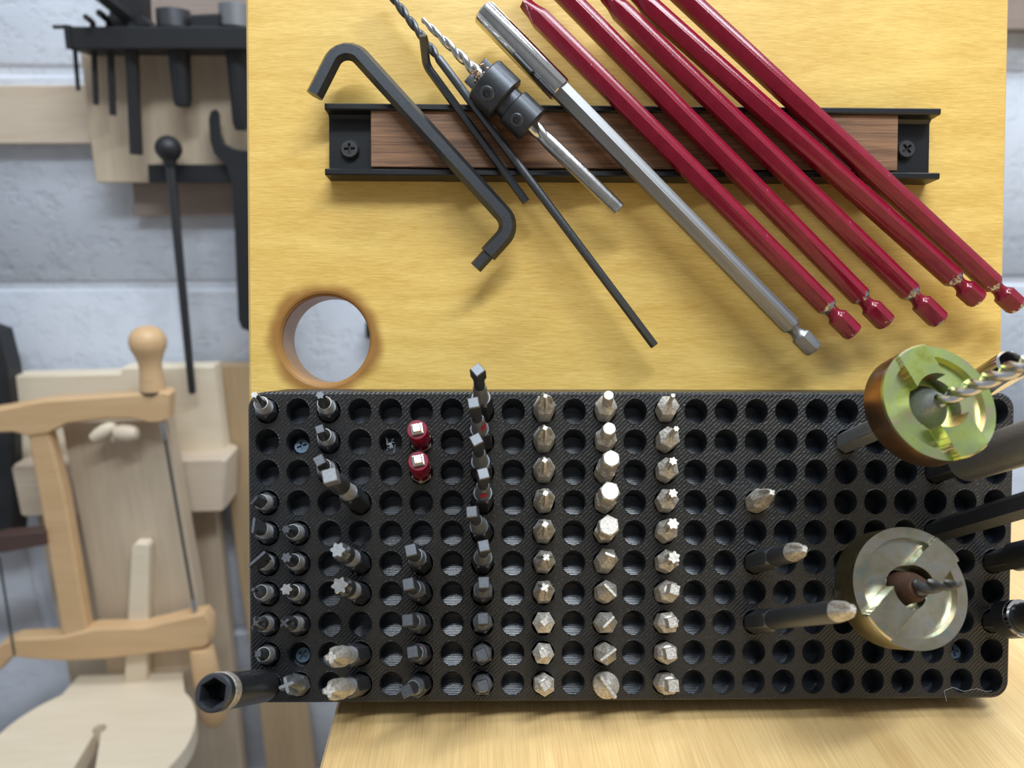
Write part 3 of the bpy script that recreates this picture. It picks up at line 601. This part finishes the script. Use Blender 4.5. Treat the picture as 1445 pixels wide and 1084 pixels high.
countersink('worn silvery-gold countersink with a short rusty pilot, lower of the two at the right', 20, 7, 1291, 829, L, 17.0, 6.2, 13, 42, 9.0, 2, M_ZINC2, M_ZINC2S,
            (drill(L+1, L+19, 2.6, 1.0, 14), M_OXIDE2), ([(L-8, 5.2), (L-5, 4.6), (L-1, 4.2), (L+2.0, 3.0)], M_RUST))
# lint in an empty hole
lv = []
for i in range(26):
    p = np.array([rng.normal(0, .8), rng.normal(0, .8), rng.uniform(-1.0, .2)]); q = p+rng.normal(0, 1, 3)*np.array([.9, .9, .4]); m = (p+q)/2+rng.normal(0, .3, 3)
    lv.append(sweep([p, m, q], circprof(.06, 4), (0.3, 0.9, 0.1), 0.05, 2))
lt = obj('lint_tuft', joinvf(*lv), M_LINT); lt.matrix_world = MH@Matrix.Translation(Vector((hole_c(5, 2)-AX*3.0)*K))
tag(lt, 'pale tuft of lint caught in an empty hole left of the red bits', 'lint')
hp = [(toH(onb(x, y, 26.4)), ) for x, y in ((1336, 990), (1332, 975), (1345, 970), (1360, 976), (1378, 972), (1392, 976), (1400, 975))]
ho = hp[0][0]; hr_ = obj('hair_strand', sweep([p[0]-ho for p in hp], circprof(.05, 4), (0, .3, 1), 0.6, 3), M_LINT); hr_.matrix_world = MH@Matrix.Translation(Vector(ho*K))
tag(hr_, 'fine pale hair lying on the lower right corner of the black holder', 'hair')
# ------------------------------------------------------------------ tools held on the magnetic bar
NB = RH[:, 2]
def local_path(pts):
    """world points -> (matrix at first point in board frame, local points)"""
    P = [toH(onb(x, y, d)) for x, y, d in pts]; o = P[0].copy(); return MH@Matrix.Translation(Vector(o*K)), [p-o for p in P]
def keyobj(name, label, pts, af, fil, mat, stepped=None):
    M, P = local_path(pts)
    t = thing(name, label, 'hex key', M)
    obj('bar', sweep(P, hexprof(af, 30), (0, 0, 1), fil, 8), mat, t, angle=25)
    if stepped:
        e = unit(P[-1]-P[-2]); obj('stepped_tip', sweep([P[-1]-e*0.5, P[-1]+e*stepped[1]*.9, P[-1]+e*stepped[1]], hexprof(stepped[0], 30), (0, 0, 1), 0.01, 1), mat, t, angle=25)
    return t
dA = BD+2.8
keyobj('hex_key', 'large black hex key bent at both ends, leftmost tool on the magnetic bar', [(444, 135, dA), (485, 54, dA), (725, 319, dA), (688.5, 359, dA)], 5.3, 6.0, M_OXIDE, (3.9, 6.2))
keyobj('hex_key', 'thin black hex key with a short upright arm, beside the large bent one', [(597, 50, BD+8), (602, 93, BD+1.6), (742.5, 285, BD+1.6)], 2.5, 4.5, M_OXIDE)
def axis_thing(name, label, cat, A, B, xref=None):
    a, b_ = onb(*A), onb(*B); L = np.linalg.norm(b_-a)
    return thing(name, label, cat, frame(a, b_-a, NB if xref is None else xref)), L
t, L = axis_thing('twist_drill', 'long slim dark twist drill crossing the bar beside the thin hex key', 'drill bit', (923.5, 488, BD+1.7), (530, -36, BD+1.7))
fr = 0.775*L
obj('shank', loft([(0, 1.35), (0.25, 1.5), (fr, 1.5), (fr+1, 1.2)]), M_OXIDE2, t); obj('fluted_end', drill(fr-1, L, 1.52, 1.52, 11), M_OXIDE2, t)
# countersink drill with two collars
A_, B_ = (873.5, 296, 12.2), (597, 28, 20.5)
t, L = axis_thing('countersink_drill', 'steel drill with two black set-screw collars across the magnetic bar', 'drill bit', A_, B_)
def along(px, py):            # axial position of a pixel on the drill's axis
    a, b_ = np.array(A_[:2]), np.array(B_[:2]); u = (np.array([px, py])-a)@(b_-a)/((b_-a)@(b_-a)); return u*L
s1, s2, c2a, c2b, c1a, c1b, tp = along(773, 197), along(752, 178), along(751, 172), along(722, 145), along(712, 137), along(681, 108), along(668, 95)
obj('shank', loft([(0, 2.3), (.3, 2.55), (s1, 2.55), (s1+3, 2.3)]), M_BRIGHT, t)
obj('shank_flutes', drill(s1-3, c2a+2, 2.5, 2.5, 22, .6, False), M_BRIGHT, t)
obj('rear_collar', loft([(c2a, 5.9), (c2a+.5, 6.5), (c2b-.4, 6.5), (c2b, 6.1)]), M_OXIDE, t)
obj('groove', loft([(c2b-.2, 5.3), (c1a+.2, 5.3)]), M_OXIDE, t)
obj('front_collar', loft([(c1a, 7.3), (c1a+.5, 7.9), (c1b-.5, 7.9), (c1b, 7.4)]), M_OXIDE, t)
def radial(z, r, ang):        # matrix of a set screw sitting on a collar
    d = np.array([math.cos(R(ang)), math.sin(R(ang)), 0.]); m = np.eye(4); m[:3, :3] = np.column_stack([np.cross(d, [0, 0, 1]), [0, 0, 1], d]); m[:3, 3] = (d*r+np.array([0, 0, z]))*K; return Matrix(m.tolist())
def setscrew(r): return loft([(-1.6, r*.98), (.5, r), (.75, r*.86), (.75, hx(r*1.0)), (-1.3, hx(r*.95))])
SA = -34
obj('set_screw', setscrew(2.5), M_OXIDE2, t, radial((c1a+c1b)/2, 7.6, SA)); obj('set_screw', setscrew(2.3), M_OXIDE2, t, radial((c2a+c2b)/2, 6.2, SA))
for s in (1, -1):
    obj('cutter_wing', prism_xz([(s*0.4-.5, 0), (s*0.4+.5, 0), (s*.4+.5, 5.5), (s*.4-.5, 5.5)], -0.5, 0.5, .05) if 0 else box(-.5, .5, *sorted((s*1.2, s*5.2)), c1b-.5, c1b+4.2, .15), M_OXIDE2, t)
obj('tapered_drill', drill(c1b-1, L, 2.3, 1.0, 12), M_BRIGHT, t)
cv = []
for i in range(60):
    p = np.array([rng.normal(0, 1.6), rng.normal(0, 1.6), c1b+rng.uniform(0, 3.6)]); s_ = rng.uniform(.25, .7)
    v, f = box(-s_, s_, -s_*.6, s_*.6, -s_*.3, s_*.3); q = Matrix.Rotation(rng.uniform(0, 6.3), 3, unit(rng.normal(0, 1, 3)).tolist()); cv.append(([tuple(np.array(q@Vector(x))+p) for x in v], f))
o = obj('wood_chips', joinvf(*cv), M_CHIPS, t, smooth=False, label='tan sawdust packed in front of the collar'); o['kind'] = 'stuff'
# silver extension with chrome sleeve
dE = BD+3.5
t, L = axis_thing('bit_extension', 'silver hex bit extension with a chrome sleeve, left of the red bars', 'bit extension', (682, 16, dE+.9), (1148.5, 494, dE))
def al(px, py, A, B, L): a, b_ = np.array(A, float), np.array(B, float); return ((np.array([px, py])-a)@(b_-a)/((b_-a)@(b_-a)))*L
zz = al(790, 124, (682, 16), (1148.5, 494), L); zs = al(1116, 460, (682, 16), (1148.5, 494), L)
obj('chrome_sleeve', loft([(zz-.2, 3.4), (zz, 4.2), (zz-.7, 4.45), (.6, 4.45), (0, 4.0), (0, hx(6.6)), (8, hx(6.5))][::-1], 0), M_CHROME, t); fixn(COL.objects[-1] if 0 else t.children[0])
def powershaft(z0, zs, L, af, m, tt, top=None):
    sec = ([(z0, hx(af*.82)), (z0+1.0, hx(af))] if top is None else top)+[(zs-.6, hx(af)), (zs, np.minimum(hx(af), af*.5))]
    obj('hex_shaft', loft(sec, SR), m, tt, angle=20)
    obj('neck', loft([(zs-.1, af*.47), (zs+1.2, af*.36), (zs+2.4, af*.345), (zs+3.6, af*.40), (zs+4.2, np.minimum(hx(af*.93), af*.47))], SR), m, tt)
    obj('power_shank', loft([(zs+4.0, np.minimum(hx(af*.98), af*.45)), (zs+4.7, hx(af*.98)), (L-.9, hx(af*.98)), (L-.3, np.minimum(hx(af*.97), af*.5)), (L, af*.42)], SR), m, tt, angle=20)
SR = -26
powershaft(zz-1, zs, L, 6.1, M_SILVER, t)
reds = [((742, 6), (1205, 471), (1168, 434), -0.5, 'shortest-looking red hex bar, next to the silver extension'), ((804, 0), (1251.5, 457), (1217, 419), 20, 'second red hex bar from the silver extension'), ((860, 0), (1326.5, 453.5), (1287, 414), 1.5, 'middle red hex bar with chipped paint at its shoulder'),
        ((905, 0), (1381, 424.5), (1348, 394), 2.5, 'fourth red hex bar from the silver extension'), ((969.5, 0), (1436, 434), (1403, 402), 22, 'red hex bar farthest from the silver extension, ending over the board edge')]
for i, (A, B, S, ext, lb) in enumerate(reds):
    a, b_ = onb(A[0], A[1], dE), onb(B[0], B[1], dE); u = unit(b_-a); a = a-u*ext; L = np.linalg.norm(b_-a)
    s = onb(S[0], S[1], dE); zs = (s-a)@u; m = m_red('worn_red_paint_%d' % (i+1), zs, 2.8, L)
    t = thing('hex_driver_bar', lb, 'driver bit', frame(a, u, NB), 'red hex bars on the magnetic bar')
    SR = [-27, -28.5, -28, -28.5, -28][i]
    powershaft(0, zs, L, 6.35, m, t, [(-1.5, sq(3.0)*.9), (0, sq(3.2)), (3.0, np.minimum(hx(6.0), 2.6)), (6.5, hx(6.35))])
# ------------------------------------------------------------------ background on the block wall
def pxz(poly, dw): return [(lambda q: (q[0], q[2]))(onw(x, y, dw)) for x, y in poly]
def slab(name, poly, dw, th, mat, parent=None, label=None, cat=None, bev=1.0, plabel=None):
    P = pxz(poly, dw); ar = sum(P[i][0]*P[(i+1) % len(P)][1]-P[(i+1) % len(P)][0]*P[i][1] for i in range(len(P)))
    if ar < 0: P = P[::-1]
    o = obj(name, prism_xz(P, WALL_Y-dw, WALL_Y-dw+th, bev), mat, parent, angle=35, label=plabel)
    fixn(o)
    if cat: tag(o, label, cat)
    return o
def root(name, label, cat): return thing(name, label, cat, mat4(np.eye(3), (0, 0, 0)))
slab('plywood_panel', [(110, 50), (420, 50), (424, 258), (139, 258), (134, 252)], 38, 18, M_PALEZ, None, 'pale plywood back panel under the black tool rack', 'panel')
slab('wood_cleat', [(-160, 120), (136, 120), (138, 203), (-160, 203)], 18, 18, M_PALE, None, 'pale horizontal wall cleat at the left edge of the frame', 'cleat')
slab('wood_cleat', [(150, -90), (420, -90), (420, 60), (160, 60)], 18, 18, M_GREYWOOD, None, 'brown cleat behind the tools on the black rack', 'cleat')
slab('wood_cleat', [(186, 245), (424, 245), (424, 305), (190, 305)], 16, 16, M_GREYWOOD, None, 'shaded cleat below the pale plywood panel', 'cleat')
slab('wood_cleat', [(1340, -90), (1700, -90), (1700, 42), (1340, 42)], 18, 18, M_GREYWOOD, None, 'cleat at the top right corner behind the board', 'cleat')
slab('black_peg', [(515, 456), (575, 456), (575, 478), (516, 478)], 25, 25, M_BLACKM, None, 'black peg glimpsed at the edge of the round hole', 'peg')
rk = root('tool_rack', 'black wall rack with hanging hex keys and drivers', 'tool rack')
slab('rack_bar', [(96, 37), (420, 37), (420, 69), (98, 69)], 84, 40, M_BLACKM, rk); slab('end_lip', [(88, 34), (97, 35), (99, 69), (92, 68)], 86, 44, M_BLACKM, rk)
def rod(name, label, cat, pts, w, mat, hexa=True, fil=3.0):
    P = [onw(x, y, d) for x, y, d in pts]; sc = (WALL_Y-pts[0][2])/F; o0 = P[0].copy()
    o = obj(name, sweep([p-o0 for p in P], hexprof(w*sc*.93) if hexa else circprof(w*sc/2), (0.2, 1, 0.1), fil, 5), mat); o.location = Vector(o0*K)
    return tag(o, label, cat, None)
rod('hex_key', 'smallest black hex key hanging at the left end of the wall rack', 'hex key', [(75, 38, 66), (103, 38, 64), (110.5, 128, 64)], 5, M_BLACKM)
rod('hex_key', 'second hanging hex key from the left end of the wall rack', 'hex key', [(121, 24, 96), (131, 31, 66), (135.5, 148, 64)], 7, M_BLACKM)
rod('hex_key', 'third hanging hex key from the left end of the wall rack', 'hex key', [(140, 18, 90), (154, 30, 66), (159.5, 163, 64)], 8.5, M_BLACKM)
rod('hex_key', 'thickest hanging hex key on the wall rack with a slanting short arm', 'hex key', [(140, -8, 100), (184, 27, 70), (192.5, 218, 64)], 16, M_BLACKM, True, 6)
def lathe_at(px, py, dw, prof, mat, parent, axis_to=None, name='body', n=24):
    """profile [(pixels along axis, pixel radius)] from (px, py) towards axis_to"""
    a = onw(px, py, dw); b_ = onw(axis_to[0], axis_to[1], dw); u = unit(b_-a); sc = (WALL_Y-dw)/F*1.02
    t = np.cross(u, [0, 1, 0]); t = unit(t); w = np.cross(u, t)
    rs = [[a+u*z*sc+(t*math.cos(2*math.pi*i/n)+w*math.sin(2*math.pi*i/n))*r*sc for i in range(n)] for z, r in prof]
    o = obj(name, rings(rs), mat, parent, angle=50); fixn(o); return o
d1 = root('screwdriver', 'black-handled driver with a steel collar hanging in the wall rack', 'screwdriver')
lathe_at(244, 12, 64, [(0, 12), (2, 20), (22, 21), (26, 18)], M_OXIDE2, d1, (256, 130), 'collar'); lathe_at(250, 36, 64, [(0, 16), (40, 13), (85, 11.5), (94, 10), (96, 6)], M_BLACKM, d1, (257, 130), 'handle')
d2 = root('screwdriver', 'dull grey-topped driver beside the board edge in the wall rack', 'screwdriver')
lathe_at(333, 4, 64, [(0, 14), (3, 21), (28, 21), (32, 15)], M_GREYST, d2, (340, 160), 'collar'); lathe_at(332, 34, 64, [(0, 15), (60, 12), (118, 10), (126, 7)], M_BLACKM, d2, (339, 160), 'handle')
slab('rack_tool', [(268, 20), (311, 18), (311, 50), (268, 50)], 76, 24, M_BLACKM, None, 'squat black tool between the two drivers on the rack', 'tool', 2)
slab('rack_tool', [(158, -10), (198, -20), (200, 22), (214, 38), (165, 42), (150, 30)], 70, 20, M_BLACKM, None, 'bulky black tool behind the thickest hanging hex key', 'tool', 2)
slab('magnetic_strip', [(208, 232), (424, 232), (424, 258), (210, 258)], 50, 12, M_BLACKM, None, 'black magnetic strip along the bottom of the plywood panel', 'magnet strip')
bt = root('ball_handled_rod', 'long dark rod with a black ball knob hanging on the magnetic strip', 'tool')
lathe_at(236, 191, 62, [(0, 2), (1.5, 7), (5, 12), (10, 15.6), (16, 17), (22, 16), (28, 12), (31, 8.5), (36, 8.5), (40, 6.5)], M_BLACKM, bt, (270, 540), 'ball_knob')
lathe_at(240, 228, 62, [(0, 6.5), (60, 6), (312, 5.2), (316, 4)], M_OXIDE, bt, (270, 540), 'rod')
slab('hook_tool', [(294, 168), (297, 157), (303, 154), (307, 160), (309, 188), (315, 202), (328, 210), (345, 213), (400, 213), (406, 470), (352, 468), (341, 464), (336, 452), (331, 330), (327, 262), (320, 236), (302, 217), (296, 198)], 58, 6, M_BLACKM, None, 'flat black hooked tool half hidden behind the board edge', 'tool', .6)
slab('black_tool', [(-120, 430), (-5, 470), (8, 520), (18, 600), (22, 690), (18, 760), (-120, 760)], 60, 25, M_BLACKM, None, 'dark curved object at the far left edge', 'tool', 3)
slab('brown_bar', [(-120, 786), (0, 756), (62, 751), (64, 770), (0, 781), (-120, 812)], 120, 15, M_UMBER, None, 'dark brown wooden bar behind the saw at the left edge', 'bar')
# sawing jig: planks, battens, round table
slab('plank', [(300, 517), (392, 517), (430, 1000), (441, 1084), (458, 1210), (392, 1210), (376, 1084), (366, 1000), (338, 820)], 24, 18, M_TAN, None, 'tan upright plank beside the left edge of the tool board', 'plank')
slab('pale_board', [(8, 535), (12, 531), (170, 527), (172, 519), (302, 517), (318, 652), (30, 660)], 46, 20, M_CREAM, None, 'cream board behind the upper arm of the wooden saw', 'board', 1.5)
slab('batten', [(15, 662), (20, 656), (312, 647), (318, 652), (317, 718), (312, 723), (34, 730), (28, 726)], 68, 40, M_PALE, None, 'pinkish cross batten behind the wooden saw', 'batten', 2)
slab('plank', [(50, 722), (305, 720), (345, 1120), (130, 1120)], 30, 18, M_PALEZ, None, 'wide pale plank hanging under the cross batten', 'plank')
slab('plank', [(86, 596), (236, 594), (276, 830), (300, 1000), (160, 1000), (128, 810)], 90, 18, M_PALEZ, None, 'grey-tan tapering plank framed by the wooden saw', 'plank')
slab('wood_stick', [(186, 772), (190, 768), (206, 768), (209, 772), (206, 985), (174, 985)], 104, 12, M_CREAM, None, 'whitish square stick standing behind the lower saw arm', 'stick')
# horizontal round table with a keyhole slot
zt = onw(190, 950, 90)[2]; c0 = onz(126, 1049, zt); rd = 91.0
hk = onz(140, 1029, zt); sl1 = onz(98, 1100, zt); sl2 = onz(126, 1100, zt)
bl, brp = onw(113, 952, 90), onw(258, 946, 90)
dirs = unit((np.array([(sl1[0]+sl2[0])/2, (sl1[1]+sl2[1])/2])-hk[:2])); prp = np.array([-dirs[1], dirs[0]])
kh = [hk[:2]+6.2*(math.cos(a)*dirs+math.sin(a)*prp) for a in np.linspace(R(28), R(332), 15)]
def slotw(t): return 3.2+0.125*t                # half width of the slot, t mm from the keyhole
pts, cut = [], False
for i in range(161):
    a = R(48-i*276/160); q = c0[:2]+rd*np.array([math.cos(a), math.sin(a)]); t_, w_ = (q-hk[:2])@dirs, (q-hk[:2])@prp
    if t_ > 0 and abs(w_) < slotw(t_):
        if not cut: pts += [tuple(k) for k in (kh[::-1] if w_ < 0 else kh)]; cut = True
        continue
    pts.append(tuple(q))
pts += [(bl[0], WALL_Y-91), (brp[0], WALL_Y-91)]
ar = sum(pts[i][0]*pts[(i+1) % len(pts)][1]-pts[(i+1) % len(pts)][0]*pts[i][1] for i in range(len(pts)))
if ar < 0: pts = pts[::-1]
o = obj('saw_table', rings([[(x, y, zt-18) for x, y in pts], [(x, y, zt) for x, y in pts]]), M_CREAM, angle=40); fixn(o)
tag(o, 'round pale sawing table with a keyhole slot, in the lower left corner', 'saw table')
# bow saw
sw = root('bow_saw', 'wooden bow saw with turned handles hanging in front of the planks', 'saw')
SD = 117
slab('upper_arm', [(-90, 590), (0, 577), (40, 569), (62, 565), (232, 553), (238, 558), (237, 592), (228, 597), (212, 598), (185, 592), (150, 592), (95, 599), (68, 613), (40, 617), (18, 611), (-90, 616)], SD, 16, M_SAW, sw, bev=2)
slab('stretcher', [(38, 612), (68, 610), (91, 700), (124, 896), (88, 900), (62, 745)], SD-2, 12, M_SAW, sw, bev=2)
slab('lower_arm', [(-90, 985), (-30, 948), (0, 909), (20, 902), (85, 899), (130, 888), (200, 886), (262, 871), (288, 866), (296, 878), (296, 908), (288, 915), (230, 921), (150, 931), (85, 934), (40, 931), (18, 928), (4, 943), (-50, 985), (-90, 1005)], SD, 16, M_SAW, sw, bev=2)
lathe_at(206, 460, SD-8, [(0, 3), (2, 12), (7, 19), (14, 23.5), (22, 25), (31, 23.5), (40, 19.5), (52, 15.5), (64, 15), (80, 16.5), (92, 17)], M_SAW, sw, (217, 560), 'upper_handle')
lathe_at(216, 549, SD-8, [(0, 15), (1, 16.5), (4, 16.5), (5, 15)], M_OXIDE, sw, (217, 562), 'ferrule')
lathe_at(284, 912, SD-8, [(0, 16), (4, 18), (45, 20), (96, 22.5), (128, 21.5), (142, 16), (148, 6)], M_SAW, sw, (308, 1040), 'lower_handle')
def strip(name, a, b_, w, mat, dw=SD-6): return slab(name, [(a[0]-w, a[1]), (a[0]+w, a[1]), (b_[0]+w, b_[1]), (b_[0]-w, b_[1])], dw, 1.5, mat, sw, bev=.1)
strip('blade', (231, 612), (274, 860), 1.8, M_OXIDE2)
lathe_at(228, 595, SD-6, [(0, 4), (24, 4), (28, 2.5)], M_BRIGHT, sw, (234, 625), 'blade_pin'); lathe_at(272, 846, SD-6, [(0, 2.5), (4, 4.5), (24, 4.5)], M_BRIGHT, sw, (277, 872), 'blade_pin')
strip('cord', (-2, 788), (20, 926), 1.2, M_OXIDE2, SD+1)
wn = root('wing_nut', 'pale wooden wing nut under the upper saw arm', 'wing nut')
def lobe(a, b_, r, mat, nm): L_ = math.hypot(b_[0]-a[0], b_[1]-a[1]); lathe_at(a[0], a[1], 112, [(0, r*.3), (L_*.1, r*.75), (L_*.35, r), (L_*.7, r*.95), (L_*.92, r*.7), (L_, r*.25)], mat, wn, b_, nm)
lobe((163, 598), (126, 622), 10, M_CREAM, 'wing'); lobe((160, 610), (196, 612), 13, M_PALE, 'wing'); lathe_at(163, 606, 108, [(0, 8), (16, 8)], M_PALE, wn, (165, 622), 'hub')
